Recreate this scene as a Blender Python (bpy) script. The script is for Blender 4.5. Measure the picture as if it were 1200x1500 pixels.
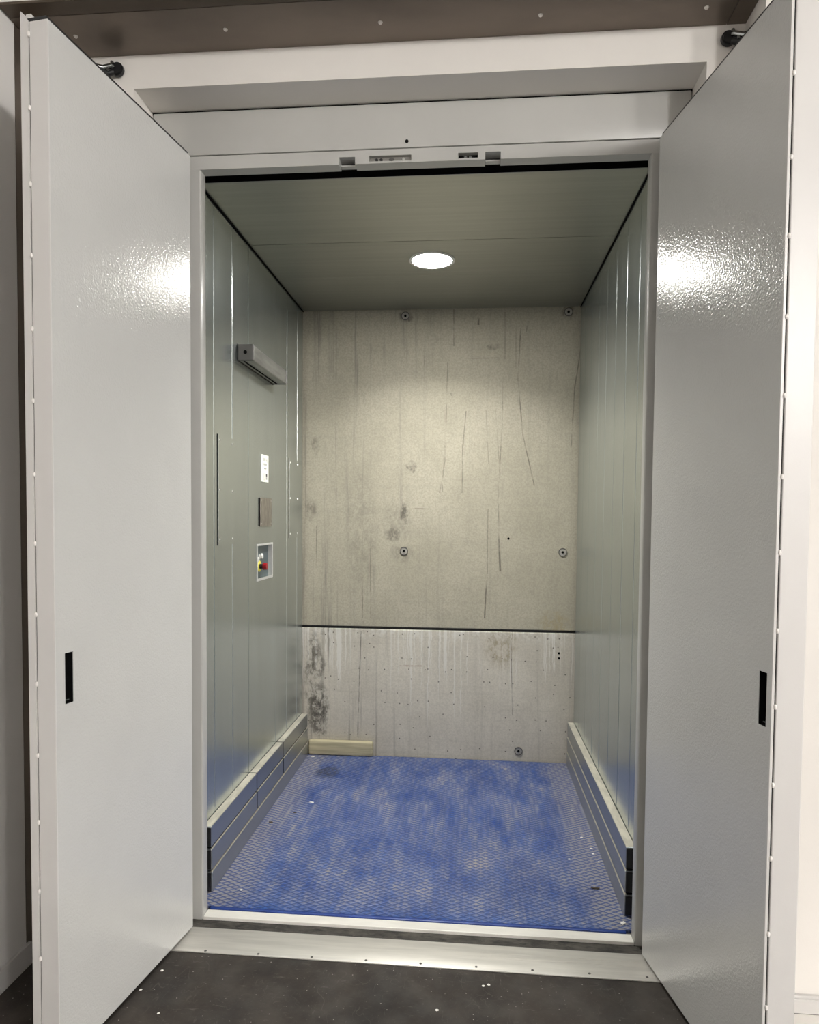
import bpy, bmesh, math, random
from mathutils import Vector, Matrix
random.seed(7)
for o in list(bpy.data.objects): bpy.data.objects.remove(o)
SC = bpy.context.scene; COL = SC.collection

# ------------------------------------------------------------------ camera
CAM = Vector((.1641, -2.0741, 1.2327)); YAW, PIT, ROL = .0895, -.0402, .0085
FPX, PPX, PPY = 1036.64, 598.79, 801.45          # in a 1200 x 1500 frame
FW = Vector((-math.sin(YAW)*math.cos(PIT), math.cos(YAW)*math.cos(PIT), math.sin(PIT)))
RT0 = Vector((math.cos(YAW), math.sin(YAW), 0)); UP0 = RT0.cross(FW)
RT = RT0*math.cos(ROL) + UP0*math.sin(ROL); UP = UP0*math.cos(ROL) - RT0*math.sin(ROL)
cd = bpy.data.cameras.new('camera'); cam = bpy.data.objects.new('camera', cd); COL.objects.link(cam)
m = Matrix((RT, UP, -FW)).transposed().to_4x4(); m.translation = CAM; cam.matrix_world = m
cd.sensor_fit = 'HORIZONTAL'; cd.sensor_width = 36; cd.lens = FPX/1200*36
cd.shift_x = (600-PPX)/1200; cd.shift_y = (PPY-750)/1200; cd.clip_start = .02
SC.camera = cam
def at(u, v, ax, val):
    d = FW + RT*((u-PPX)/FPX) - UP*((v-PPY)/FPX)
    return CAM + d*((val-CAM[ax])/d[ax])

# ------------------------------------------------------------------ world, exposure
w = bpy.data.worlds.new('world'); SC.world = w; w.use_nodes = True
w.node_tree.nodes['Background'].inputs[0].default_value = (0, 0, 0, 1)
w.node_tree.nodes['Background'].inputs[1].default_value = 0
vs = SC.view_settings; vs.view_transform = 'Standard'; vs.look = 'None'; vs.gamma = 1
vs.use_curve_mapping = False; vs.exposure = 0.0
CAR_LAMP = 120.0             # emission of the downlight's diffuser in the car
CAR_BEAM = 16.0             # watts of the downlight's downward beam
ROOM_LAMP = 203.0            # emission of the unseen globes shaped to light the landing

# ------------------------------------------------------------------ dimensions
HW = .65; H = 2.2626; FR = .041                # clear opening half width, height, frame depth
XL, XR, HC, YB = -.707, .683, 2.281, 1.536     # car walls, car ceiling, concrete wall
RXL, RXR, RZ, RYF = -.797, .759, 2.4305, -.117 # recess in the landing wall
ZS = 2.521                                     # steel soffit
ZF = -.010                                     # landing floor
XW = -1.05; YW = -.245; XN = .855              # room side wall, front wall face, niche right side
ROOM_X, ROOM_Y, ROOM_Z = 5.8, -7.2, 2.74

# ------------------------------------------------------------------ materials
def new_mat(name):
    mt = bpy.data.materials.new(name); mt.use_nodes = True
    nt = mt.node_tree; return mt, nt, nt.nodes['Principled BSDF']
class NT:
    def __init__(s, nt): s.nt = nt
    def n(s, t, **k):
        nd = s.nt.nodes.new(t)
        for a, b in k.items(): setattr(nd, a, b)
        return nd
    def put(s, sock, v):
        if hasattr(v, 'is_linked'): s.nt.links.new(v, sock)
        else: sock.default_value = v
    def math(s, op, a, b=None, c=None, clamp=False):
        nd = s.n('ShaderNodeMath', operation=op, use_clamp=clamp)
        for i, v in enumerate((a, b, c)):
            if v is not None: s.put(nd.inputs[i], v)
        return nd.outputs[0]
    def pos(s):
        nd = s.n('ShaderNodeTexCoord'); return nd.outputs['Object']
    def sep(s, v):
        nd = s.n('ShaderNodeSeparateXYZ'); s.put(nd.inputs[0], v); return nd.outputs
    def noise(s, vec, sc=(1, 1, 1), scale=1.0, det=4, rough=.55, off=(0, 0, 0)):
        mp = s.n('ShaderNodeMapping'); s.put(mp.inputs[0], vec); mp.inputs[3].default_value = sc; mp.inputs[1].default_value = off
        nd = s.n('ShaderNodeTexNoise'); s.put(nd.inputs['Vector'], mp.outputs[0])
        nd.inputs['Scale'].default_value = scale; nd.inputs['Detail'].default_value = det; nd.inputs['Roughness'].default_value = rough
        return nd.outputs[0]
    def ramp(s, v, a, b, lo=0., hi=1.):
        nd = s.n('ShaderNodeMapRange', interpolation_type='SMOOTHSTEP'); s.put(nd.inputs[0], v)
        for i, q in enumerate((a, b, lo, hi)): s.put(nd.inputs[i+1], q)
        return nd.outputs[0]
    def mix(s, f, a, b, mode='MIX'):
        nd = s.n('ShaderNodeMix', data_type='RGBA', blend_type=mode); s.put(nd.inputs[0], f)
        for i, v in ((6, a), (7, b)):
            if isinstance(v, tuple) and len(v) == 3: v = (*v, 1)
            s.put(nd.inputs[i], v)
        return nd.outputs[2]
    def bump(s, h, strength, dist):
        nd = s.n('ShaderNodeBump'); s.put(nd.inputs['Height'], h); nd.inputs['Strength'].default_value = strength
        nd.inputs['Distance'].default_value = dist; return nd.outputs[0]
MATS = {}
def simple(name, col, rough=.5, metal=0., var=0., vscale=(4, 4, 4), bump=0., bscale=200., spec=None, rvar=0.):
    mt, nt, p = new_mat(name); g = NT(nt); c = (*col, 1)
    p.inputs['Roughness'].default_value = rough; p.inputs['Metallic'].default_value = metal
    if spec is not None: p.inputs['Specular IOR Level'].default_value = spec
    pos = g.pos()
    if var:
        f = g.ramp(g.noise(pos, vscale, 1, 5, .6), .3, .7)
        a = tuple(x*(1-var) for x in col); b = tuple(min(1, x*(1+var)) for x in col)
        g.put(p.inputs['Base Color'], g.mix(f, a, b))
        if rvar: g.put(p.inputs['Roughness'], g.ramp(g.noise(pos, vscale, 1.7, 5, .6, (3, 1, 2)), .3, .7, rough-rvar, rough+rvar))
    else: p.inputs['Base Color'].default_value = c
    if bump: g.put(p.inputs['Normal'], g.bump(g.noise(pos, (1, 1, 1), bscale, 2), bump, .001))
    MATS[name] = mt; return mt
simple('door_paint', (.60, .60, .585), .12, 0, .02, (3, 3, 3), .82, 172.)
simple('door_edge_paint', (.61, .595, .58), .35, 0, .02, (3, 3, 3), .10, 330.)
simple('frame_paint', (.49, .487, .465), .30, 0, .03, (3, 3, 3), .12, 330.)
simple('sill_paint', (.78, .76, .71), .35, 0, .06, (9, 30, 9))
simple('white_wall', (.78, .75, .71), .7, 0, .02, (3, 3, 3), .15, 220.)
simple('room_wall', (.70, .685, .665), .8)
simple('skirting', (.60, .585, .57), .45)
simple('galvanised', (.50, .54, .53), .27, .88, .05, (9, 9, 1.2))
simple('galvanised_ceiling', (.36, .37, .345), .34, .95, .05, (1.2, 60, 1))
simple('rail_steel', (.44, .46, .47), .32, .95)
simple('rail_edge', (.66, .63, .54), .5, .5, .15, (40, 12, 40))
simple('black_plastic', (.012, .012, .013), .35)
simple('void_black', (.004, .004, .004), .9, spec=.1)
simple('dark_grey_plastic', (.09, .085, .08), .45)
simple('bar_aluminium', (.27, .27, .255), .38, .75, .2, (40, 6, 40))
simple('brown_steel', (.175, .145, .118), .40, .7, .13, (2, 4, 2))
simple('brown_steel_dark', (.09, .068, .048), .42, .5, .2, (2, 9, 2))
simple('screw_steel', (.62, .60, .57), .3, .9)
simple('aluminium', (.64, .62, .575), .42, .45, .10, (3, 40, 3))
simple('chrome', (.40, .42, .42), .25, 1)
simple('rubber', (.010, .010, .011), .42)
simple('white_plastic', (.85, .85, .80), .35)
simple('label_white', (.82, .83, .76), .5)
simple('print_grey', (.36, .36, .33), .6)
simple('print_black', (.02, .02, .02), .6)
simple('print_light', (.66, .66, .63), .6)
simple('nickel_plate', (.33, .30, .265), .35, .75, .2, (60, 60, 25))
simple('control_back', (.17, .215, .235), .4, .7)
simple('yellow', (.78, .68, .10), .4)
simple('red', (.30, .006, .012), .3)
simple('bead_white', (.80, .77, .74), .4)
simple('timber', (.46, .41, .27), .75, 0, .2, (3, 30, 60), .3, 60.)
simple('room_ceiling', (.82, .81, .79), .8)
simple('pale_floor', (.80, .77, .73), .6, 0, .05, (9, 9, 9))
simple('blue_lip', (.020, .055, .26), .4)
simple('crumb_white', (.85, .83, .78), .7)
simple('crumb_dark', (.06, .045, .035), .7)
simple('lock_zinc', (.30, .29, .27), .4, .5)
simple('grey_anchor', (.42, .40, .36), .55, .2)
def emit(name, col, st):
    mt, nt, p = new_mat(name); p.inputs['Base Color'].default_value = (.8, .8, .8, 1)
    p.inputs['Emission Color'].default_value = (*col, 1); p.inputs['Emission Strength'].default_value = st; MATS[name] = mt
emit('car_lamp', (1, .985, .935), CAR_LAMP)
emit('room_lamp', (1, .972, .94), ROOM_LAMP)

def floor_material():
    mt, nt, p = new_mat('landing_floor'); g = NT(nt); pos = g.pos()
    c = g.mix(g.ramp(g.noise(pos, (3, 3, 3), 1.3, 6, .65), .3, .7), (.014, .011, .0088), (.046, .037, .029))
    sc = g.ramp(g.noise(pos, (16, 60, 1), 1, 5, .7), .60, .74)
    sc2 = g.ramp(g.noise(pos, (70, 13, 1), 1, 5, .7, (4, 2, 0)), .62, .76)
    c = g.mix(g.math('MULTIPLY', g.math('MAXIMUM', sc, sc2), .5), c, (.15, .138, .122))
    for k, (sc_, of) in enumerate((((9, 4, 1), (1, 7, 0)), ((4, 11, 1), (6, 2, 0)), ((14, 10, 1), (3, 9, 0)))):
        ln = g.ramp(g.math('ABSOLUTE', g.math('SUBTRACT', g.noise(pos, sc_, 1, 2, .5, of), .5)), .0008, .0035, 1., 0.)
        pm = g.ramp(g.noise(pos, (7, 7, 1), 1, 3, .6, (of[1], of[0], 0)), .52, .64)
        c = g.mix(g.math('MULTIPLY', g.math('MULTIPLY', ln, pm), .22), c, (.15, .132, .112))
    fine = g.ramp(g.noise(pos, (1, 1, 1), 160, 3, .8), .60, .75)
    c = g.mix(g.math('MULTIPLY', fine, .35), c, (.15, .135, .115))
    vo = g.n('ShaderNodeTexVoronoi', voronoi_dimensions='2D'); g.put(vo.inputs['Vector'], pos); vo.inputs['Scale'].default_value = 55
    sel = g.ramp(g.sep(vo.outputs['Color'])[0], .86, 1.)
    sp = g.math('MULTIPLY', g.ramp(vo.outputs['Distance'], .11, .05), sel)
    c = g.mix(g.math('MULTIPLY', sp, .7), c, (.45, .42, .38)); g.put(p.inputs['Base Color'], c)
    g.put(p.inputs['Roughness'], g.ramp(g.noise(pos, (5, 5, 5), 2, 5), .3, .7, .6, .85))
    g.put(p.inputs['Normal'], g.bump(g.noise(pos, (1, 1, 1), 120, 4), .25, .001)); MATS['landing_floor'] = mt
    mt, nt, p = new_mat('dirty_concrete'); g = NT(nt); pos = g.pos()
    c = g.mix(g.ramp(g.noise(pos, (10, 22, 3), 1.3, 8, .7), .32, .68), (.018, .0155, .013), (.085, .077, .065))
    c = g.mix(g.ramp(g.noise(pos, (14, 40, 3), 1.3, 7, .75, (3, 3, 3)), .50, .62), c, (.010, .009, .008))
    c = g.mix(g.ramp(g.noise(pos, (30, 50, 3), 1.3, 6, .75, (8, 3, 3)), .60, .70, 0., .6), c, (.16, .145, .125))
    g.put(p.inputs['Base Color'], c); p.inputs['Roughness'].default_value = .75
    g.put(p.inputs['Normal'], g.bump(g.noise(pos, (1, 1, 1), 70, 6), .5, .002)); MATS['dirty_concrete'] = mt
floor_material()

def mat_material():
    mt, nt, p = new_mat('blue_mat'); g = NT(nt); pos = g.pos(); x, y, z = g.sep(pos)
    a = g.math('MULTIPLY', x, 1/.038); b = g.math('MULTIPLY', y, 1/.021)
    def tri(v): # 0 on the strand line, .5 in the middle of a diamond
        return g.math('ABSOLUTE', g.math('SUBTRACT', g.math('FRACT', v), .5))
    d1 = g.math('SUBTRACT', .5, tri(g.math('ADD', a, b))); d2 = g.math('SUBTRACT', .5, tri(g.math('SUBTRACT', a, b)))
    d = g.math('MINIMUM', d1, d2)                       # 0 at strands
    strand = g.ramp(d, .07, .15, 1., 0.)
    n1 = g.noise(pos, (26, 4.2, 1), 1, 7, .72); n2 = g.noise(pos, (5, 3.0, 1), 1.4, 5, .65, (5, 1, 0)); n3 = g.noise(pos, (75, 30, 1), 1, 3, .6)
    edge = g.ramp(g.math('ABSOLUTE', g.math('ADD', x, .012)), .50, .665)
    v = g.math('ADD', g.math('ADD', g.math('MULTIPLY', n1, .62), g.math('MULTIPLY', n2, .5)), g.math('MULTIPLY', n3, .30))
    v = g.math('ADD', v, g.math('MULTIPLY', edge, .30))
    frontclean = g.ramp(y, .04, .13, .12, 0.)
    v = g.math('SUBTRACT', v, frontclean)
    dirt = g.ramp(v, .53, .92)
    blue = g.mix(g.ramp(n2, .35, .65), (.014, .062, .27), (.024, .095, .36))
    blue = g.mix(g.math('MULTIPLY', strand, .55), blue, (.008, .020, .085))  # strand lines painted darker for the shadow in their grooves
    dc = g.mix(g.ramp(n2, .55, .72), (.31, .29, .275), (.46, .395, .29))
    cell = g.ramp(d, .08, .2)
    c = g.mix(g.math('MULTIPLY', dirt, g.math('ADD', g.math('MULTIPLY', cell, .72), .12)), blue, dc)
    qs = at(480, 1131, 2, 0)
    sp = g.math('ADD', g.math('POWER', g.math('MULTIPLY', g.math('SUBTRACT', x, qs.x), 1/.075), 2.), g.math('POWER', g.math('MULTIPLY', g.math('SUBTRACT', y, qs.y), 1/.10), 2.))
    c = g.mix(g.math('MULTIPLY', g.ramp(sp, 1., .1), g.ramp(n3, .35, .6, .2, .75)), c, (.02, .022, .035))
    g.put(p.inputs['Base Color'], c); p.inputs['Roughness'].default_value = .5
    g.put(p.inputs['Normal'], g.bump(g.ramp(d, .0, .3), .55, .003)); MATS['blue_mat'] = mt
mat_material()

def concrete(name, low):
    mt, nt, p = new_mat(name); g = NT(nt); pos = g.pos(); x, y, z = g.sep(pos)
    A, B_ = ((.53, .49, .415), (.66, .615, .53)) if low else ((.40, .37, .285), (.49, .453, .358))
    c = g.mix(g.ramp(g.noise(pos, (2.2, 1, 2.2), 1, 5, .6), .3, .7), A, B_)
    leftness = g.ramp(x, .1, -.55)
    st = g.ramp(g.noise(pos, (46, 1, 1.3), 1, 5, .62), .52, .75)
    c = g.mix(g.math('MULTIPLY', st, g.math('ADD', g.math('MULTIPLY', leftness, .65), .20)), c, (.22, .205, .175))
    hz = g.ramp(g.noise(pos, (1.2, 1, 55), 1, 4, .6), .55, .75)
    c = g.mix(g.math('MULTIPLY', hz, .18), c, (.30, .28, .24))
    gr = g.noise(pos, (1, 1, 1), 120, 4, .75)
    c = g.mix(g.ramp(gr, .36, .62, .20 if low else .34, 0.), c, (.22, .20, .165))
    c = g.mix(g.ramp(g.noise(pos, (38, 1, 17), 1, 6, .75, (1, 0, 8)), .52, .72, 0., .12 if low else .30), c, (.25, .23, .19))
    dist = g.noise(pos, (12, 1, 9), 1, 5, .7, (9, 0, 1)); wx = g.math('MULTIPLY', g.math('SUBTRACT', dist, .5), .09)
    xd = g.math('ADD', x, wx); zd = g.math('SUBTRACT', z, wx)
    brk = g.noise(pos, (30, 1, 9), 1, 4, .7, (2, 0, 5))
    def seg(p0, p1, wd, st=.8, col=(.07, .062, .05)):
        nonlocal c
        q0 = at(*p0, 1, YB); q1 = at(*p1, 1, YB)
        if abs(q1.z-q0.z) > abs(q1.x-q0.x): uu, vv, u0, u1, v0, v1 = z, x, q0.z, q1.z, q0.x, q1.x
        else: uu, vv, u0, u1, v0, v1 = x, z, q0.x, q1.x, q0.z, q1.z
        t = g.math('MULTIPLY', g.math('SUBTRACT', uu, u0), 1/(u1-u0))
        dv = g.math('ABSOLUTE', g.math('SUBTRACT', vv, g.math('MULTIPLY_ADD', t, v1-v0, v0)))
        inside = g.math('LESS_THAN', g.math('ABSOLUTE', g.math('SUBTRACT', t, .5)), .5)
        mk = g.math('MULTIPLY', g.ramp(dv, wd*.35, wd*.9, 1., 0.), inside)
        mk = g.math('MULTIPLY', mk, g.ramp(brk, .36, .58, st*.12, st*.85))
        c = g.mix(mk, c, col)
    def blob(pc, ru, rv, st, col=(.10, .092, .075), hard=.5):
        nonlocal c
        q = at(*pc, 1, YB); r = .00347
        e = g.math('ADD', g.math('POWER', g.math('MULTIPLY', g.math('SUBTRACT', xd, q.x), 1/(ru*r)), 2.), g.math('POWER', g.math('MULTIPLY', g.math('SUBTRACT', zd, q.z), 1/(rv*r)), 2.))
        mk = g.math('MULTIPLY', g.ramp(e, 1., .1), g.ramp(g.noise(pos, (26, 1, 16), 1.6, 5, .7), .38, .62, .1, 1.))
        c = g.mix(g.math('MULTIPLY', mk, st), c, col)
    if not low:
        for pts, wd, s in (([(763, 480), (759, 556), (766, 637), (783, 712)], .0042, .75), ([(853, 499), (842, 568), (837, 656)], .0045, .7),
                           ([(737, 553), (736, 622), (730, 720), (731, 790)], .004, .6), ([(731, 790), (733, 837)], .0075, .8),
                           ([(683, 602), (678, 656), (677, 722)], .0045, .6), ([(656, 530), (652, 675), (644, 722)], .004, .5), ([(652, 640), (648, 720)], .004, .5),
                           ([(665, 453), (665, 507)], .004, .6), ([(715, 745), (714, 841)], .0035, .6), ([(713, 850), (710, 906)], .0055, .85),
                           ([(543, 803), (543, 906)], .0045, .55), ([(531, 845), (531, 906)], .0045, .6), ([(464, 770), (463, 833)], .004, .6),
                           ([(740, 457), (740, 526)], .0035, .5), ([(608, 745), (631, 745.5)], .004, .55), ([(701, 466), (701, 476)], .008, .85),
                           ([(756, 480), (756, 540)], .0035, .45), ([(774, 470), (771, 486)], .005, .6), ([(712, 600), (716, 680)], .0035, .35),
                           ([(726, 600), (733, 700)], .0035, .4), ([(706, 847), (715, 846)], .004, .5), ([(622, 500), (622, 535)], .004, .35),
                           ([(660, 575), (662, 580)], .006, .6), ([(690, 525), (735, 524)], .0035, .4)):
            for i in range(len(pts)-1): seg(pts[i], pts[i+1], wd, s)
        for a in (((601, 683), 11, 9, .75), ((591, 750), 7, 17, .8), ((574, 783), 14, 14, .6), ((580, 760), 26, 30, .3), ((722, 507), 13, 6, .8),
                  ((590, 812), 22, 16, .35), ((594, 463), 12, 9, .8), ((833, 457), 14, 12, .8), ((455, 748), 10, 22, .55), ((463, 655), 7, 16, .5), ((530, 780), 30, 110, .25)): blob(*a)
        blob((812, 915), 30, 22, .5, (.34, .27, .13))
    else:
        blob((735, 945), 30, 45, .75, (.30, .245, .15))
        zt = g.ramp(z, .16, .66)
        wv = g.n('ShaderNodeCombineXYZ'); g.put(wv.inputs[0], g.math('ADD', x, g.math('MULTIPLY', g.noise(pos, (9, 1, 14), 1, 3, .6), .02))); g.put(wv.inputs[2], z)
        dr = g.noise(wv.outputs[0], (125, 1, .75), 1, 1, .5, (7, 0, 0)); dr2 = g.noise(pos, (26, 1, 20), 1, 5, .7)
        thr = g.math('SUBTRACT', .72, g.math('MULTIPLY', zt, .17))
        mk = g.ramp(g.math('SUBTRACT', dr, thr), 0., .02)
        mk = g.math('MULTIPLY', mk, g.ramp(g.noise(pos, (6, 1, 1.5), 1, 2, .5), .40, .5))
        c = g.mix(g.math('MULTIPLY', mk, .7), c, (.72, .70, .65))
        mk2 = g.math('MULTIPLY', g.ramp(dr2, .47, .6), g.ramp(z, .585, .665))
        c = g.mix(g.math('MULTIPLY', mk2, .65), c, (.72, .70, .65))
        seg((529, 925), (524, 1079), .005, .75); seg((748, 925), (751, 1048), .004, .6); seg((585, 975), (618, 975.5), .006, .6, (.34, .20, .15))
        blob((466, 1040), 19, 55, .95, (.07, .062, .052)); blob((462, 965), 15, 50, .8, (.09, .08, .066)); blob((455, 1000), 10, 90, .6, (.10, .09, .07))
        v2 = g.n('ShaderNodeCombineXYZ'); g.put(v2.inputs[0], x); g.put(v2.inputs[1], z)
        vo = g.n('ShaderNodeTexVoronoi', voronoi_dimensions='2D'); g.put(vo.inputs['Vector'], v2.outputs[0]); vo.inputs['Scale'].default_value = 17; vo.inputs['Randomness'].default_value = 1
        sel = g.math('GREATER_THAN', g.sep(vo.outputs['Color'])[1], .55)
        c = g.mix(g.math('MULTIPLY', g.ramp(vo.outputs['Distance'], .075, .03), sel), c, (.12, .105, .09))
    g.put(p.inputs['Base Color'], c); p.inputs['Roughness'].default_value = .8
    g.put(p.inputs['Normal'], g.bump(g.noise(pos, (1, 1, 1), 90, 5, .65), .25, .002)); MATS[name] = mt
concrete('concrete_upper', False); concrete('concrete_lower', True)

# ------------------------------------------------------------------ mesh helpers
def mesh_obj(name, bm, mat, parent=None, smooth=False):
    bmesh.ops.recalc_face_normals(bm, faces=bm.faces[:])
    me = bpy.data.meshes.new(name); bm.to_mesh(me); bm.free()
    if mat: me.materials.append(MATS[mat])
    if smooth:
        for f in me.polygons: f.use_smooth = True
        me.set_sharp_from_angle(angle=math.radians(15 if smooth == 'box' else 35))
    o = bpy.data.objects.new(name, me); COL.objects.link(o)
    if parent: o.parent = parent
    return o
def addbox(bm, x0, x1, y0, y1, z0, z1, bev=0., seg=2):
    t = bmesh.new(); bmesh.ops.create_cube(t, size=1)
    for v in t.verts: v.co = Vector(((x0+x1)/2+v.co.x*(x1-x0), (y0+y1)/2+v.co.y*(y1-y0), (z0+z1)/2+v.co.z*(z1-z0)))
    if bev: bmesh.ops.bevel(t, geom=t.edges[:], offset=bev, segments=seg, affect='EDGES', profile=.5)
    me = bpy.data.meshes.new('tmp'); t.to_mesh(me); t.free(); bm.from_mesh(me); bpy.data.meshes.remove(me); return bm
def box(name, x0, x1, y0, y1, z0, z1, mat, parent=None, bev=0., seg=2):
    o = mesh_obj(name, addbox(bmesh.new(), x0, x1, y0, y1, z0, z1, bev, seg), mat, parent, 'box' if bev else False); return o
def addcyl(bm, c, axis, r0, r1, h, n=20, bev=0.):
    t = bmesh.new(); bmesh.ops.create_cone(t, cap_ends=True, segments=n, radius1=r0, radius2=r1, depth=h)
    if bev: bmesh.ops.bevel(t, geom=[e for e in t.edges if len(e.link_faces) == 2 and any(len(f.verts) > 4 for f in e.link_faces)], offset=bev, segments=2, affect='EDGES')
    q = Vector((0, 0, 1)).rotation_difference(Vector(axis)).to_matrix().to_4x4(); q.translation = Vector(c)
    t.transform(q); me = bpy.data.meshes.new('tmp'); t.to_mesh(me); t.free(); bm.from_mesh(me); bpy.data.meshes.remove(me); return bm
def cyl(name, c, axis, r0, r1, h, mat, parent=None, n=20, bev=0.):
    return mesh_obj(name, addcyl(bmesh.new(), c, axis, r0, r1, h, n, bev), mat, parent, True)
def addring(bm, c, axis, ro, ri, h, n=32):
    q = Vector((0, 0, 1)).rotation_difference(Vector(axis)).to_matrix(); c = Vector(c); L = []
    for (r, z) in ((ro, -h/2), (ro, h/2), (ri, h/2), (ri, -h/2)):
        L.append([bm.verts.new(c+q @ Vector((r*math.cos(2*math.pi*i/n), r*math.sin(2*math.pi*i/n), z))) for i in range(n)])
    for k in range(4):
        for i in range(n): bm.faces.new((L[k][i], L[k][(i+1) % n], L[(k+1) % 4][(i+1) % n], L[(k+1) % 4][i]))
    return bm
def plate(P, us, vs_, holes, thick):
    """plate in the (u,v) plane with rectangular holes; P(u,v,t) gives the point, t from 0 to thick"""
    us = sorted(set(us) | {h[i] for h in holes for i in (0, 1)}); vs_ = sorted(set(vs_) | {h[i] for h in holes for i in (2, 3)})
    bm = bmesh.new(); vt = {}
    def V(i, j, k):
        if (i, j, k) not in vt: vt[i, j, k] = bm.verts.new(P(us[i], vs_[j], thick*k))
        return vt[i, j, k]
    def solid(i, j):
        if not (0 <= i < len(us)-1 and 0 <= j < len(vs_)-1): return False
        u, v = (us[i]+us[i+1])/2, (vs_[j]+vs_[j+1])/2
        return not any(h[0] < u < h[1] and h[2] < v < h[3] for h in holes)
    for i in range(len(us)-1):
        for j in range(len(vs_)-1):
            if not solid(i, j): continue
            for k in (0, 1): bm.faces.new((V(i, j, k), V(i+1, j, k), V(i+1, j+1, k), V(i, j+1, k)))
            for (di, dj, a, b) in ((-1, 0, (i, j), (i, j+1)), (1, 0, (i+1, j), (i+1, j+1)), (0, -1, (i, j), (i+1, j)), (0, 1, (i, j+1), (i+1, j+1))):
                if not solid(i+di, j+dj): bm.faces.new((V(*a, 0), V(*b, 0), V(*b, 1), V(*a, 1)))
    return bm
def addtube(bm, pts, r, n=12):
    pts = [Vector(p) for p in pts]; rings = []
    for i, p in enumerate(pts):
        d = (pts[min(i+1, len(pts)-1)]-pts[max(i-1, 0)]).normalized()
        a = d.cross(Vector((0, 0, 1)) if abs(d.z) < .9 else Vector((1, 0, 0))).normalized(); b = d.cross(a)
        rings.append([bm.verts.new(p+(a*math.cos(2*math.pi*k/n)+b*math.sin(2*math.pi*k/n))*r) for k in range(n)])
    for i in range(len(rings)-1):
        for k in range(n): bm.faces.new((rings[i][k], rings[i][(k+1) % n], rings[i+1][(k+1) % n], rings[i+1][k]))
    bm.faces.new(rings[0]); bm.faces.new(rings[-1]); return bm
def empty(name, loc=(0, 0, 0)):
    o = bpy.data.objects.new(name, None); o.empty_display_size = .05; o.location = loc; COL.objects.link(o); return o
def reparent(root, objs):
    """keep meshes written in world coordinates in place below an Empty that is not at the origin"""
    for o in objs: o.parent = root; o.matrix_parent_inverse = Matrix.Translation(root.location).inverted()
def tag(o, label, cat, group=None, kind=None):
    o['label'] = label; o['category'] = cat
    if group: o['group'] = group
    if kind: o['kind'] = kind
    return o
class Thing:
    def __init__(s, name, label, cat, loc=(0, 0, 0), group=None, kind=None):
        s.root = empty(name, loc); tag(s.root, label, cat, group, kind)
    def add(s, o, parent=None, label=None):
        if parent is None: reparent(s.root, [o])
        else: o.parent = parent
        if label: o['label'] = label
        return o
    def copy(s, src, loc, parent=None):
        o = src.copy(); COL.objects.link(o); o.location = Vector(loc)
        return s.add(o, parent)
def S(o, label, cat): return tag(o, label, cat, kind='structure')

# ------------------------------------------------------------------ setting: landing room
FT = -.16
S(box('floor', XW-.1, ROOM_X, ROOM_Y, -.165, FT-.0, ZF, 'landing_floor'), 'dark scuffed landing floor in front of the elevator', 'floor')
floor_b = S(box('floor_apron', -.80, .80, -.045, .02, FT, ZF, 'dirty_concrete'), 'narrow strip of dirty concrete between frame sill and aluminium threshold', 'floor')
bm = bmesh.new()
addbox(bm, -1.4, RXR+.12, RYF, .035, RZ, 3.05)                         # lintel over the recess
addbox(bm, -1.4, RXL, RYF, .035, -.02, RZ)                                # left of the recess
addbox(bm, RXR, XN+.02, RYF, .035, -.02, RZ); addbox(bm, XN, ROOM_X, YW, .035, -.02, 3.05)
S(mesh_obj('wall_front', bm, 'white_wall'), 'white landing wall with recessed opening around the elevator frame', 'wall')
S(box('wall_left', XW-.12, XW, ROOM_Y, -.266, ZF, 3.05, 'room_wall'), 'white side wall of the landing left of the open door', 'wall')
S(box('wall_right', ROOM_X, ROOM_X+.1, ROOM_Y, YW, ZF, 3.05, 'room_wall'), 'plain white right wall of the landing room', 'wall')
S(box('wall_rear', XW-.12, ROOM_X+.1, ROOM_Y-.1, ROOM_Y, ZF, 3.05, 'room_wall'), 'plain white wall opposite the elevator', 'wall')
S(box('ceiling', XW-.12, ROOM_X+.1, ROOM_Y-.1, .3, ROOM_Z+.075, ROOM_Z+.15, 'room_ceiling'), 'white ceiling of the landing room', 'ceiling')
# left post in brown steel at the end of the side wall
S(box('trim_1', XW-.09, XW+.001, -.265, RYF-.002, ZF, ZS-.001, 'brown_steel'), 'dark brown steel post behind the left door edge', 'post')
# skirtings
S(box('baseboard_left', XW+.0005, XW+.011, ROOM_Y+.01, -.2555, ZF, .052, 'skirting', None, .002), 'pale skirting board along the shaded left side wall', 'skirting board')
bm = bmesh.new(); addbox(bm, XN+.002, ROOM_X-.002, YW-.012, YW-.0005, ZF+.004, .040, .002); addbox(bm, XN+.002, ROOM_X-.002, YW-.016, YW-.012, .028, .034, .001)
S(mesh_obj('baseboard_right', bm, 'skirting'), 'white skirting board along the bright wall right of the door', 'skirting board')
S(box('floor_edge_strip', XN+.002, ROOM_X-.002, -.62, YW-.012, ZF, ZF+.004, 'pale_floor'), 'pale strip on the floor below the bright wall on the right', 'floor')  # thin pale strip laid on the dark floor
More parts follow.
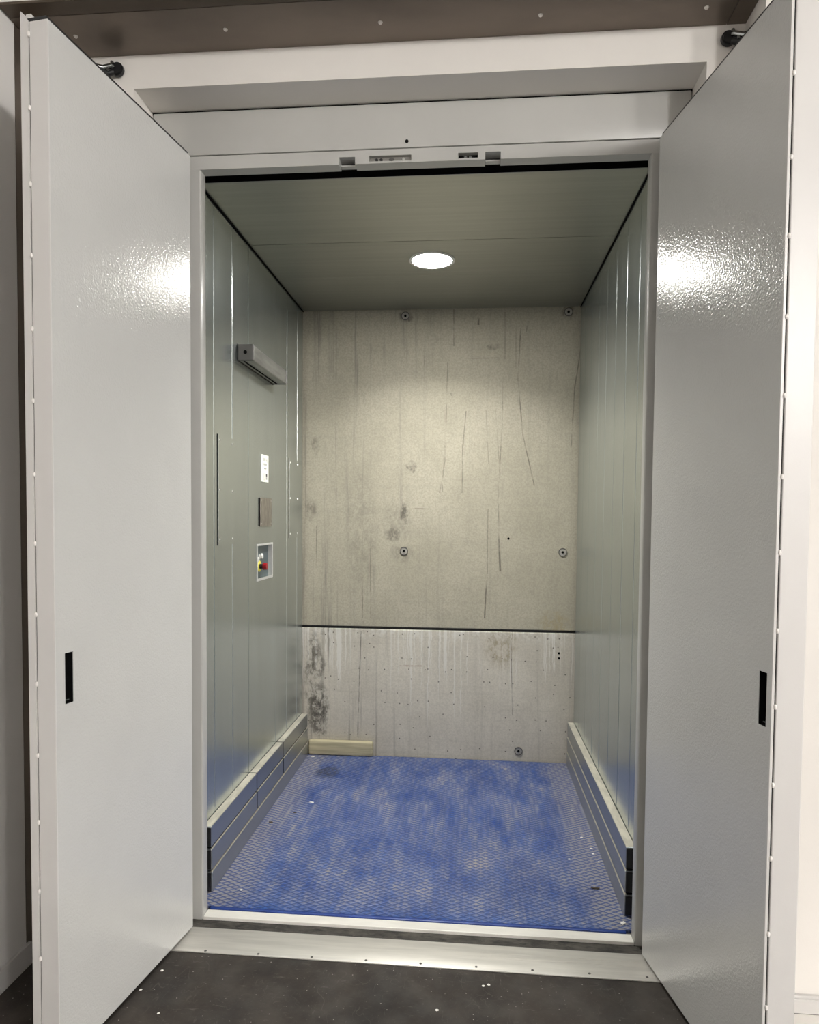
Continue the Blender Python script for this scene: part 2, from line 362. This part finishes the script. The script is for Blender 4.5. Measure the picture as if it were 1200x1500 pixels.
# steel soffit over the doors
t = Thing('trim_2', 'brown stained steel soffit with screws above both doors', 'soffit', (0, RYF, ZS), kind='structure')
t.add(box('soffit_plate', XW-.08, XN-.05, -.284, RYF-.001, ZS, ZS+.006, 'brown_steel', None, .001))
t.add(box('soffit_plate', XN-.049, XN-.001, -.244, RYF-.001, ZS-.0, ZS+.006, 'brown_steel', None, .001))
t.add(box('soffit_plate', XW+.003, XN-.05, -.335, -.287, ZS-.001, ZS+.006, 'brown_steel_dark', None, .001))
t.add(box('soffit_backing', XW-.09, XN-.001, -.242, RYF-.001, ZS+.008, ZS+.02, 'void_black'))
t.add(box('bulkhead', XW+.003, XN-.002, -.330, -.244, ZS+.008, 3.05, 'room_wall'))
sc0 = None
for i in range(5):
    p = (-.914+.412*i, -.207+.005*i, ZS-.0015)
    if sc0 is None:
        sc0 = mesh_obj('screw', addcyl(bmesh.new(), (0, 0, 0), (0, 0, -1), .0065, .004, .004, 14), 'screw_steel', None, True); sc0.location = p; t.add(sc0)
    else: t.copy(sc0, p)

# ------------------------------------------------------------------ setting: frame
t = Thing('trim_3', 'light grey steel frame around the elevator opening', 'door frame', (0, 0, 0), kind='structure')
for s, xo in ((-1, RXL+.012), (1, RXR-.010)):
    x0, x1 = sorted((s*HW, xo)); t.add(box('jamb', x0, x1, 0, FR, -.02, H, 'frame_paint', None, .006, 3))
holes = [(-.235, -.188, 2.2, 2.281), (.188, .232, 2.2, 2.281), (-.147, -.024, 2.2655, 2.2812), (.111, .168, 2.2655, 2.2808)]
hd = t.add(mesh_obj('header', plate(lambda u, v, q: Vector((u, .0005+q, v)), [RXL+.012, RXR-.01], [H+.0015, 2.2985], [(a, b, max(c, 2.26), d) for a, b, c, d in holes], FR-.001), 'frame_paint'))
bm = bmesh.new(); u0, u1 = RXL+.004, RXR-.004
addbox(bm, u0, u1, -.003, FR, 2.3005, RZ-.005, .002)
up = t.add(mesh_obj('header_panel', bm, 'frame_paint', None, True))
for (a, b) in ((-.235, -.188), (.188, .232)):
    t.add(box('latch_pocket', a-.004, b+.004, FR, FR+.002, H+.002, 2.29, 'dark_grey_plastic'))
    t.add(box('latch_keeper', a+.001, b-.001, .022, FR-.001, H+.002, 2.268, 'frame_paint'))
lp = t.add(box('lock_plate', -.145, -.026, .010, .014, 2.2665, 2.2800, 'lock_zinc'))
for xx in (-.126, -.113, -.047): cyl('bolt', (xx, .0085, 2.2730), (0, -1, 0), .0046, .0040, .004, 'print_black' if xx < -.06 else 'frame_paint', lp, 12)
lp2 = t.add(box('contact_plate', .1125, .1665, .014, .018, 2.265, 2.2795, 'void_black'))
for xx in (.132, .146): cyl('bolt', (xx, .011, 2.2705), (0, -1, 0), .005, .0045, .008, 'chrome', lp2, 12)
t.add(cyl('bolt_hole', (-.037, -.0035, 2.317), (0, -1, 0), .0052, .0052, .0022, 'void_black', None, 16))
t.add(cyl('key_switch', (-.081, .0012, 2.2648), (0, -1, -.6), .0001, .0001, .0002, 'void_black', None, 8))
ov = mesh_obj('keyhole_cover', addcyl(bmesh.new(), (0, 0, 0), (0, -1, 0), .0085, .008, .003, 18), 'dark_grey_plastic', None, True)
ov.scale = (1, 1, .45); ov.location = (-.081, .0, H+.0045+.0015); t.add(ov)
t.add(box('sill', -HW-.0, HW+.0, 0, FR, -.02, 0, 'sill_paint', None, .002))
for o in [o for o in bpy.data.objects if o.name.startswith('key_switch')]: bpy.data.objects.remove(o)
# caulked gap above header panel
t.add(box('caulk_gap', RXL+.001, RXR-.001, .001, .01, RZ-.0052, RZ-.0005, 'void_black'))
# aluminium threshold
t = Thing('trim_4', 'pale aluminium threshold strip across the dark landing floor', 'threshold', (0, -.1, ZF), kind='structure')
bm = bmesh.new(); addbox(bm, -.73, .75, -.165, -.047, ZF, ZF+.004, .0015)
for yy in (-.085, -.105): addbox(bm, .20, .70, yy-.001, yy+.001, ZF+.004, ZF+.0046)
t.add(mesh_obj('strip', bm, 'aluminium', None, True)); s0 = None
for i in range(9):
    p = (-.581+.1541*i, -.159+.0013*i, ZF+.0045)
    if s0 is None: s0 = mesh_obj('screw', addcyl(bmesh.new(), (0, 0, 0), (0, 0, 1), .0042, .003, .0016, 12), 'dark_grey_plastic', None, True); s0.location = p; t.add(s0)
    else: t.copy(s0, p)

# ------------------------------------------------------------------ setting: elevator car
def car_wall(name, xf, s, seams, label):
    t = Thing(name, label, 'wall', (xf, .13, 0), kind='structure')
    ys = [.13]+seams+[1.508]
    for i in range(len(ys)-1):
        y0, y1 = ys[i]+.0010, ys[i+1]-.0010
        hole = name == 'wall_car_left' and y0 < .8 < y1
        if not hole:
            o = box('wall_panel', -.0125, .0125, -(y1-y0)/2, (y1-y0)/2, 0, HC-.006-.002, 'galvanised', None, .0035, 2)
        else:
            a, b = y0, y1; ym = (a+b)/2
            bmp = plate(lambda u, v, q: Vector((.0125-q, u-ym, v)), [a, b], [0, HC-.008], [(.735, .948, .980, 1.118)], .025)
            o = mesh_obj('wall_panel', bmp, 'galvanised')
        o.location = (xf+s*.0125, (y0+y1)/2, .002); o.rotation_euler.z = math.radians((.35, -.30, .1, .05, -.3, .25, -.2, .3)[i % 8])*1.0 if not hole else 0
        t.add(o)
    return t
car_wall('wall_car_left', XL, -1, [.256, .437, .625, 1.005, 1.195, 1.394], 'galvanised steel car wall on the left, with control recess')
car_wall('wall_car_right', XR, 1, [.252, .442, .621, .805, .979, 1.168, 1.345], 'galvanised steel car wall on the right, made of narrow vertical panels')
t = Thing('ceiling_car', 'grey metal ceiling of the elevator car', 'ceiling', (0, .8, HC), kind='structure')
for a, b in ((.127, .634), (.636, 1.017), (1.019, 1.503)):
    if a < .836 < b:
        bm = bmesh.new(); n = 48; cx, cy, r = -.012, .836, .083; x0, x1 = XL-.02, XR+.02
        def rectpt(th):
            c, s = math.cos(th), math.sin(th); k = []
            if c > 1e-9: k.append((x1-cx)/c)
            if c < -1e-9: k.append((x0-cx)/c)
            if s > 1e-9: k.append((b-cy)/s)
            if s < -1e-9: k.append((a-cy)/s)
            k = min(k); return cx+k*c, cy+k*s
        angs = sorted([2*math.pi*i/n for i in range(n)]+[math.atan2(yy-cy, xx-cx) % (2*math.pi) for xx in (x0, x1) for yy in (a, b)])
        L = [[bm.verts.new((*(rectpt(th) if q else (cx+r*math.cos(th), cy+r*math.sin(th))), zz)) for th in angs] for zz in (HC, HC+.003) for q in (0, 1)]
        N = len(angs)
        for i in range(N):
            j = (i+1) % N
            for A_, B_ in ((0, 1), (2, 3), (0, 2), (1, 3)): bm.faces.new((L[A_][i], L[A_][j], L[B_][j], L[B_][i]))
        t.add(mesh_obj('ceiling_panel', bm, 'galvanised_ceiling'))
    else: t.add(box('ceiling_panel', XL-.02, XR+.02, a, b, HC, HC+.02, 'galvanised_ceiling', None, .0012))
t.add(box('dark_gap_strip', XL-.02, XR+.02, .1245, .1265, HC+.0002, HC+.05, 'void_black'))  # black strip stands in for the dark shaft gap above the car ceiling
t.add(box('ceiling_trim', XL+.0, XL+.004, .13, 1.503, HC-.005, HC-.0005, 'void_black')); t.add(box('ceiling_trim', XR-.004, XR, .13, 1.503, HC-.005, HC-.0005, 'void_black'))
S(box('floor_car', XL-.02, XR+.02, .052, 1.53, -.12, -.0075, 'dark_grey_plastic'), 'dark platform of the elevator car under the blue mat', 'floor')
# concrete wall behind the car
t = Thing('wall_back', 'weathered bare concrete wall closing the back of the elevator', 'wall', (0, YB, 0), kind='structure')
zj0, zj1 = .6600, .6735
t.add(box('upper_slab', -1.0, 1.0, YB, YB+.15, zj1, 3.0, 'concrete_upper', None, .003))
t.add(box('lower_slab', -1.0, 1.0, YB, YB+.15, -.3, zj0, 'concrete_lower', None, .004))
t.add(box('joint_seal', -1.0, 1.0, YB+.010, YB+.14, zj0+.001, zj1-.001, 'rubber'))
for (u, v) in ((592, 807), (824.5, 809), (759.5, 1100), (594, 463), (833, 457)):
    q = at(u, v, 1, YB); sl = t.add(mesh_obj('anchor_sleeve', addring(bmesh.new(), (q.x, YB-.002, q.z), (0, -1, 0), .021, .0180, .006, 24), 'dark_grey_plastic', None, True))
    cyl('anchor_recess', (q.x, YB-.001, q.z), (0, -1, 0), .0182, .0182, .003, 'grey_anchor', sl, 20); cyl('anchor_bolt', (q.x, YB-.004, q.z), (0, -1, 0), .0065, .006, .006, 'void_black', sl, 12)
for (u, v) in ((745, 789), (819, 957), (819, 964.5)):
    q = at(u, v, 1, YB); t.add(cyl('drill_hole', (q.x, YB-.0004, q.z), (0, -1, 0), .006, .006, .0012, 'void_black', None, 12))

# ------------------------------------------------------------------ doors
def make_door(name, s, ang, label):
    """s=-1 left, 1 right. local frame: d along the leaf from the hinge, n outward through the thickness"""
    a = math.radians(ang); d = Vector((s*math.sin(a), -math.cos(a), 0)); n = Vector((s*math.cos(a), math.sin(a), 0))
    h = Vector((s*.658, -.061, 0)); Wd, T, T1 = .571, .068, (.044 if s < 0 else .006)
    t = Thing(name, label, 'door', h, kind='structure')
    P = lambda u, v, q: h + d*u + n*q + Vector((0, 0, v))
    slot = (.513, .540, .815, .929) if s < 0 else (.527, .554, .819, .929)
    zb, z1, z2 = .004, 2.270, 2.300
    def pbox(nm, u0, u1, q0, q1, v0, v1, mat, bev=0.):
        bm = addbox(bmesh.new(), u0, u1, q0, q1, v0, v1, bev)
        for v in bm.verts: v.co = P(v.co.x, v.co.z, v.co.y)
        return mesh_obj(nm, bm, mat, None, 'box' if bev else False)
    lf = t.add(mesh_obj('leaf', plate(lambda u, v, q: P(u, v, q), [0, Wd], [zb, z1], [slot], .0015), 'door_paint'))
    t.add(pbox('leaf_core', .001, Wd-.0005 if s < 0 else Wd-.004, .0018 if False else .032, T1 if T1 > .04 else .05, zb, z1, 'door_edge_paint'))
    pk = [pbox('x', slot[0]-.001, slot[1]+.001, .028, .031, slot[2]-.001, slot[3]+.001, 'void_black')]
    bm = bmesh.new()
    for (a0, a1, b0, b1) in ((slot[0]-.002, slot[0], slot[2], slot[3]), (slot[1], slot[1]+.002, slot[2], slot[3]), (slot[0], slot[1], slot[2]-.002, slot[2]), (slot[0], slot[1], slot[3], slot[3]+.002)):
        addbox(bm, a0, a1, .0016, .028, b0, b1)
    addbox(bm, slot[0]-.002, slot[1]+.002, .028, .031, slot[2]-.002, slot[3]+.002)
    for v in bm.verts: v.co = P(v.co.x, v.co.z, v.co.y)
    bpy.data.objects.remove(pk[0]); t.add(mesh_obj('handle_pocket', bm, 'void_black'))
    t.add(mesh_obj('latch_tip', addcyl(bmesh.new(), P((slot[0]+slot[1])/2, slot[2]+.006, .010), tuple(d), .003, .003, .016, 10), 'chrome', None, True))
    # leading edge: folded inner tray and outer tray with a joint between them
    g = .0030
    if s < 0:
        t.add(pbox('edge_profile', Wd-.0028, Wd+.0008, -.0006, T1, zb, z1, 'door_edge_paint', .0010))
        top = z2; bm = bmesh.new()
        prof = [(T1+g, z1+.003), (T, z1+.003+.024), (T, zb), (T1+g, zb)]
    else:
        prof = None
        t.add(pbox('edge_profile', Wd-.0026, Wd+.0004, -.0005, T1, zb, z1, 'door_edge_paint', .0010))
    if prof:
        A = [bm.verts.new(P(Wd-.016, v, q)) for q, v in prof]; B = [bm.verts.new(P(Wd, v, q)) for q, v in prof]
        bm.faces.new(A); bm.faces.new(B)
        for i in range(4): bm.faces.new((A[i], A[(i+1) % 4], B[(i+1) % 4], B[i]))
        bmesh.ops.bevel(bm, geom=bm.edges[:], offset=.0016, segments=2, affect='EDGES')
        t.add(mesh_obj('edge_cover', bm, 'door_edge_paint', None, True))
    else: t.add(pbox('edge_cover', Wd-.016, Wd+.0016, T1+g, T, zb, z2, 'door_edge_paint', .0022))
    t.add(pbox('edge_joint', Wd-.015, Wd-.0022, T1, T1+g, zb, z1, 'void_black'))
    t.add(pbox('outer_skin', .0, Wd-.017, .055, T, zb, z2, 'door_edge_paint', .001))
    t.add(pbox('core_filling', .006, Wd-.018, .0505, .0548, zb+.004, z1, 'dark_grey_plastic'))
    t.add(pbox('top_gasket', .004, Wd-.002, .004, .052 if s < 0 else .05, z1+.0005, z1+.0095, 'rubber', .001))
    b0 = None; k = 0; z = 2.245
    while z > .03:
        p = P(Wd+.0008, z, T1+g/2)
        if b0 is None:
            bmm = bmesh.new(); bmesh.ops.create_uvsphere(bmm, u_segments=10, v_segments=6, radius=.0034)
            for v in bmm.verts: v.co.z *= 1.7
            b0 = mesh_obj('weld_bead', bmm, 'bead_white', None, True); b0.location = p; t.add(b0)
        else: t.copy(b0, p)
        z -= (.152, .158, .149, .155)[k % 4]; k += 1
    for zz in (.35, 1.15, 1.95):    # hinges between jamb and leaf
        c = h + n*.045 + Vector((0, .035, zz)); t.add(cyl('hinge', c, (0, 0, 1), .009, .009, .11, 'screw_steel', None, 14, .001))
    return t
make_door('door_1', -1, 7.55, 'light grey steel door on the left, swung open, with slot handle')
make_door('door_2', 1, 10.3, 'light grey steel door on the right, swung open, with slot handle')

# ------------------------------------------------------------------ rollers on bent arms above the doors
def closer(s, c, label):
    t = Thing('door_closer', label, 'door closer', (c[0], RYF, c[2]), 'door closers above the doors')
    y = RYF-.014
    t.add(cyl('roller', (c[0], y+.004, c[2]), (0, -1, 0), .0185, .0185, .018, 'rubber', None, 28, .004))
    t.add(mesh_obj('arm', addtube(bmesh.new(), [(c[0]+s*.004, y-.010, c[2]+.005), (c[0]+s*.016, y-.013, c[2]+.0), (c[0]+s*.030, y-.018, c[2]-.006), (c[0]+s*.046, y-.028, c[2]-.007), (c[0]+s*.066, y-.045, c[2]-.004)], .0065, 12), 'chrome', None, True))
    t.add(mesh_obj('buffer_arm', addtube(bmesh.new(), [(c[0]+s*.006, y-.004, c[2]-.010), (c[0]+s*.020, y-.008, c[2]-.017), (c[0]+s*.036, y-.016, c[2]-.018), (c[0]+s*.060, y-.034, c[2]-.012)], .0085, 12), 'rubber', None, True))
    t.add(cyl('bolt', (c[0]+s*.004, y-.017, c[2]+.006), (0, -1, 0), .0045, .005, .006, 'chrome', None, 6))
    t.add(cyl('pivot_bolt', (c[0]+s*.017, y-.017, c[2]-.012), (0, -1, 0), .004, .0035, .006, 'chrome', None, 10))
q = at(171, 101, 1, RYF-.014); closer(-1, q, 'black roller on a bent metal arm above the left door')
q = at(1068, 55, 1, RYF-.014); closer(1, q, 'black roller on a bent metal arm above the right door')

# ------------------------------------------------------------------ car fittings
t = Thing('floor_mat', 'blue expanded-pattern floor mat with beige dirt in the elevator car', 'floor mat', (0, .05, 0))
t.add(box('mat_sheet', XL+.002, XR-.002, .060, 1.528, -.0075, 0, 'blue_mat'))
bm = bmesh.new(); addbox(bm, XL+.06, XR-.045, .0455, .0585, -.012, .0012, .003)
t.add(mesh_obj('front_lip', bm, 'blue_lip', None, True))

def rail_set(s, xw, xf, label, segs):
    t = Thing('bumper_rail', label, 'bumper rail', ((xw+xf)/2, .8, .0005), 'bumper rails along the car walls')
    zz = [(.0008, .0660, .003), (.0740, .1420, .0015), (.1500, .218, 0.)]
    for k, (z0, z1, pr) in enumerate(zz):
        sg = [.140]+(segs if k else [])+[1.5]
        for i in range(len(sg)-1):
            y0, y1 = sg[i]+(.0032 if i else 0), sg[i+1]-.0032
            x0, x1 = sorted((xw-s*.001, xf-s*pr)); r = t.add(box('rail', x0, x1, y0, y1, z0, z1, 'rail_steel', None, .0022, 2))
            tx0, tx1 = sorted((xw-s*.002 if k == 2 else xf-s*(pr-.008), xf-s*(pr-.0012))); box('top_face', tx0, tx1, y0+.002, y1-.002, z1, z1+.0008, 'rail_edge', r)
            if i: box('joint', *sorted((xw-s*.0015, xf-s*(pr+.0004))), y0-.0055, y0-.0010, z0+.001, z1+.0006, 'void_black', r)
            if i == 0:
                x0, x1 = sorted((xw-s*.001, xf-s*.0)); box('end_cap', x0+.001, x1-.001, y0-.004, y0-.0002, z0+.003, z1-.003, 'black_plastic', r, .001)
    t.add(box('gap_shadow_strip', *sorted((xw-s*.001, xf+s*.0045)), .15, 1.495, .062, .200, 'void_black'))  # black strip paints the shadow in the gaps between the rails
rail_set(1, XR, XR-.031, 'three stacked steel bumper rails along the right car wall', [])
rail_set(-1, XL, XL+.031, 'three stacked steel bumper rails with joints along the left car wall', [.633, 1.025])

# downlight
t = Thing('downlight', 'round glowing downlight in the car ceiling', 'ceiling light', (-.012, .836, HC))
t.add(mesh_obj('trim_ring', addring(bmesh.new(), (-.012, .836, HC-.0015), (0, 0, 1), .093, .0815, .005, 48), 'white_plastic', None, True))
ld = bpy.data.lights.new('beam', 'AREA'); ld.shape = 'DISK'; ld.size = .155; ld.energy = CAR_BEAM; ld.spread = math.radians(130); ld.color = (1, .985, .935)
lo = bpy.data.objects.new('beam', ld); COL.objects.link(lo); lo.location = (-.012, .836, HC-.0045); t.add(lo)
t.add(cyl('diffuser', (-.012, .836, HC+.002), (0, 0, 1), .081, .081, .004, 'car_lamp', None, 48))

# guard bar high on the left wall
t = Thing('guard_bar', 'grey box-section bar with black end cap high on the left car wall', 'wall bar', (XL, .75, 1.85))
bx0, bx1 = XL+.003, XL+.060
t.add(box('bar', bx0, bx1, .506, .955, 1.811, 1.868, 'bar_aluminium', None, .004, 2))
ec = t.add(box('end_cap', bx0, bx1+.001, .490, .5055, 1.8095, 1.8695, 'dark_grey_plastic', None, .003, 2))
cyl('screw_hole', ((bx0+bx1)/2, .4895, 1.840), (0, -1, 0), .007, .007, .002, 'void_black', ec, 14)
t.add(box('end_cap', bx0, bx1+.001, .9555, .965, 1.8095, 1.8695, 'dark_grey_plastic', None, .003, 2))
t.add(box('groove', bx0+.016, bx0+.021, .51, .95, 1.8085, 1.8112, 'void_black')); t.add(box('mounting_base', XL+.0002, bx0, .495, .96, 1.807, 1.872, 'black_plastic'))

# access panels
def access(y0, y1, z0, z1, label):
    t = Thing('access_panel', label, 'access panel', (XL, (y0+y1)/2, z0), 'access panels on the left car wall')
    pn = t.add(box('cover', XL+.0005, XL+.0028, y0, y1, z0, z1, 'galvanised', None, .0008))
    t.add(box('shadow_gap', XL+.0002, XL+.0022, y0-.0025, y0-.0002, z0, z1, 'void_black'))
    s0 = None
    for yy in (y0+.012, y1-.012):
        for zz in (z0+.02, (z0+z1)/2, z1-.02):
            if s0 is None: s0 = mesh_obj('screw', addcyl(bmesh.new(), (0, 0, 0), (1, 0, 0), .004, .003, .002, 10), 'screw_steel', None, True); s0.location = (XL+.0036, yy, zz); t.add(s0)
            else: t.copy(s0, (XL+.0036, yy, zz))
access(.289, .443, 1.135, 1.517, 'screwed access panel on the left car wall nearest the doorway')
access(1.237, 1.402, 1.135, 1.515, 'screwed access panel on the left car wall near the concrete wall')

# load sign
t = Thing('load_sign', 'small white load sign with grey print on the left car wall', 'sign', (XL, .836, 1.38))
XS = XL+.0005; sy0, sy1, sz0, sz1 = .787, .887, 1.381, 1.494
t.add(box('sign_plate', XS, XS+.002, sy0, sy1, sz0, sz1, 'label_white', None, .0005)); XS += .0021
def mark(y0, y1, z0, z1, m, nm='print_mark'): return t.add(box(nm, XS, XS+.0003, sy0+y0*.1, sy0+y1*.1, sz1-z1*.113, sz1-z0*.113, m))
cu = bpy.data.curves.new('load_text', 'FONT'); cu.body = '3000 kg'; cu.size = .0205; cu.align_x = 'CENTER'; cu.extrude = .0001
tmp = bpy.data.objects.new('tmp', cu); COL.objects.link(tmp); bpy.context.view_layer.update()
me = bpy.data.meshes.new_from_object(tmp); bpy.data.objects.remove(tmp); me.materials.append(MATS['print_grey'])
me.transform(Matrix(((0, 0, 1, XS+.0002), (1, 0, 0, (sy0+sy1)/2), (0, 1, 0, sz1-.027), (0, 0, 0, 1))))
tx = bpy.data.objects.new('load_text', me); COL.objects.link(tx); t.add(tx)
for i in range(5): mark(.30+.095*i, .36+.095*i, .31, .39, 'print_grey')
for yy in (.42, .64):
    mark(yy-.04, yy+.04, .475, .52, 'print_black'); mark(yy-.09, yy+.07, .545, .562, 'print_grey')
mark(.24, .44, .68, .88, 'print_light'); mark(.62, .80, .69, .79, 'print_black'); mark(.62, .80, .80, .90, 'print_grey'); mark(.28, .55, .915, .93, 'print_grey')

t = Thing('name_plate', 'blank brownish metal plate below the white load sign', 'plate', (XL, .84, 1.195))
pl = t.add(box('plate', XL+.003, XL+.006, .763, .923, 1.195, 1.315, 'nickel_plate', None, .0008)); t.add(box('backing', XL+.0003, XL+.003, .757, .92, 1.197, 1.313, 'void_black'))
for yy in (.775, .912):
    for zz in (1.207, 1.303): cyl('screw', (XL+.0066, yy, zz), (1, 0, 0), .0035, .003, .0015, 'screw_steel', pl, 10)

# control recess
t = Thing('control_box', 'recessed control box with buttons in the left car wall', 'control box', (XL, .84, .98))
y0, y1, z0, z1 = .735, .948, .980, 1.118; dp = .016
t.add(box('back_plate', XL-dp-.002, XL-dp, y0, y1, z0, z1, 'control_back'))
for nm, a in (('side', (y0, y0+.0015, z0, z1)), ('side', (y1-.0015, y1, z0, z1)), ('side', (y0+.0015, y1-.0015, z0, z0+.0015)), ('side', (y0+.0015, y1-.0015, z1-.0015, z1))):
    t.add(box(nm, XL-dp, XL-.0003, a[0], a[1], a[2], a[3], 'frame_paint'))
fm = plate(lambda u, v, q: Vector((XL+.0003+q, u, v)), [y0-.008, y1+.008], [z0-.008, z1+.006], [(y0+.002, y1-.002, z0+.002, z1-.002)], .0022)
t.add(mesh_obj('bezel', fm, 'frame_paint'))
xb = XL-dp
def button(nm, y, z, r, m, hh=.008, par=None, x=None): 
    o = cyl(nm, ((x or xb)+hh/2, y, z), (1, 0, 0), r, r*.92, hh, m, par, 20, .001 if hh > .004 else 0.)
    return o if par else t.add(o)
def spot(u, v): q = at(u, v, 0, xb); return q.y, q.z
button('push_button', *spot(383.3, 814.5), .012, 'white_plastic', .005); button('push_button', *spot(379.5, 815.5), .010, 'frame_paint', .005); button('push_button', *spot(377.6, 819.5), .010, 'white_plastic', .005)
y_, z_ = spot(379.8, 829.5)
em = button('emergency_ring', y_, z_, .024, 'yellow', .003); em['label'] = 'yellow ring behind the emergency stop'
button('stop_stem', y_, z_, .011, 'black_plastic', .018, em); button('stop_head', y_, z_, .0155, 'red', .016, em, xb+.018)

# timber block at the foot of the concrete
o = box('timber_block', -.674, -.334, 1.502, 1.5345, .0008, .078, 'timber', None, .012, 3); tag(o, 'pale timber block lying against the foot of the concrete wall', 'timber block')

# crumbs on the mat and floor
def chip(u, v, z, sz, mat, label, grp, flat=.25):
    q = at(u, v, 2, z); bm = bmesh.new(); bmesh.ops.create_icosphere(bm, subdivisions=1, radius=1)
    for p in bm.verts:
        k = random.uniform(.7, 1.25); p.co = Vector((p.co.x*sz[0]*k, p.co.y*sz[1]*k, max(p.co.z, -.6)*sz[0]*flat))
    zmin = min(p.co.z for p in bm.verts)
    for p in bm.verts: p.co.z -= zmin
    o = mesh_obj('debris_chip', bm, mat); o.location = (q.x, q.y, z+.0004); o.rotation_euler.z = random.uniform(-.3, .3)
    tag(o, label, 'debris', grp); return o
chip(913, 1353, 0, (.012, .010), 'crumb_white', 'largest white crumb in the front right corner of the mat', None)
chip(458, 1109, 0, (.014, .007), 'crumb_white', 'white crumb on the mat beside the timber block', None)
chip(456, 1176, 0, (.013, .005), 'crumb_white', 'long white flake on the mat beside the left rails', None)
chip(353.5, 1304, 0, (.005, .005), 'crumb_white', 'small white crumb on the mat near the left front corner', None)
chip(872, 1302, 0, (.016, .005), 'crumb_dark', 'curled dark brown shaving on the mat near the right rails', None)
chip(397, 1205, 0, (.010, .006), 'crumb_dark', 'small dark crumb on the mat beside the left bumper rails', None)
chip(432, 1191, 0, (.009, .005), 'crumb_dark', 'small dark crumb on the mat further back on the left', None)
for u, v in ((838, 1187), (852, 1227), (869, 1251), (877, 1263), (866, 1243), (834, 1259)):
    chip(u, v, 0, (.006, .005), 'crumb_white', 'tiny white crumb on the mat along the right bumper rails', 'white crumbs along the right rails')
for u, v in ((237.5, 1422), (708, 1444.5), (716, 1443), (206, 1450), (640, 1480), (232, 1485)):
    chip(u, v, ZF, (.0045, .004), 'crumb_white', 'tiny white crumb on the dark landing floor', 'white crumbs on the landing floor')

# ------------------------------------------------------------------ unseen lights of the landing room, globe shape chosen to light the lintel
for i, (x, y, lab) in enumerate(((3.2, -4.2, 'unseen room light shaped as an opal globe, nearest the elevator'), (3.9, -5.7, 'unseen room light shaped as an opal globe, farthest back from the elevator'), (4.8, -4.0, 'unseen room light shaped as an opal globe, farthest to the right'))):
    t = Thing('unseen_room_light', lab, 'ceiling light', (x, y, ROOM_Z+.07), 'unseen landing room lights')
    t.add(cyl('base_plate', (x, y, ROOM_Z+.062), (0, 0, 1), .09, .10, .024, 'white_plastic', None, 32, .003))
    bm = bmesh.new(); bmesh.ops.create_uvsphere(bm, u_segments=40, v_segments=24, radius=.17); bm.transform(Matrix.Translation((x, y, ROOM_Z-.112)))
    t.add(mesh_obj('globe', bm, 'room_lamp', None, True))
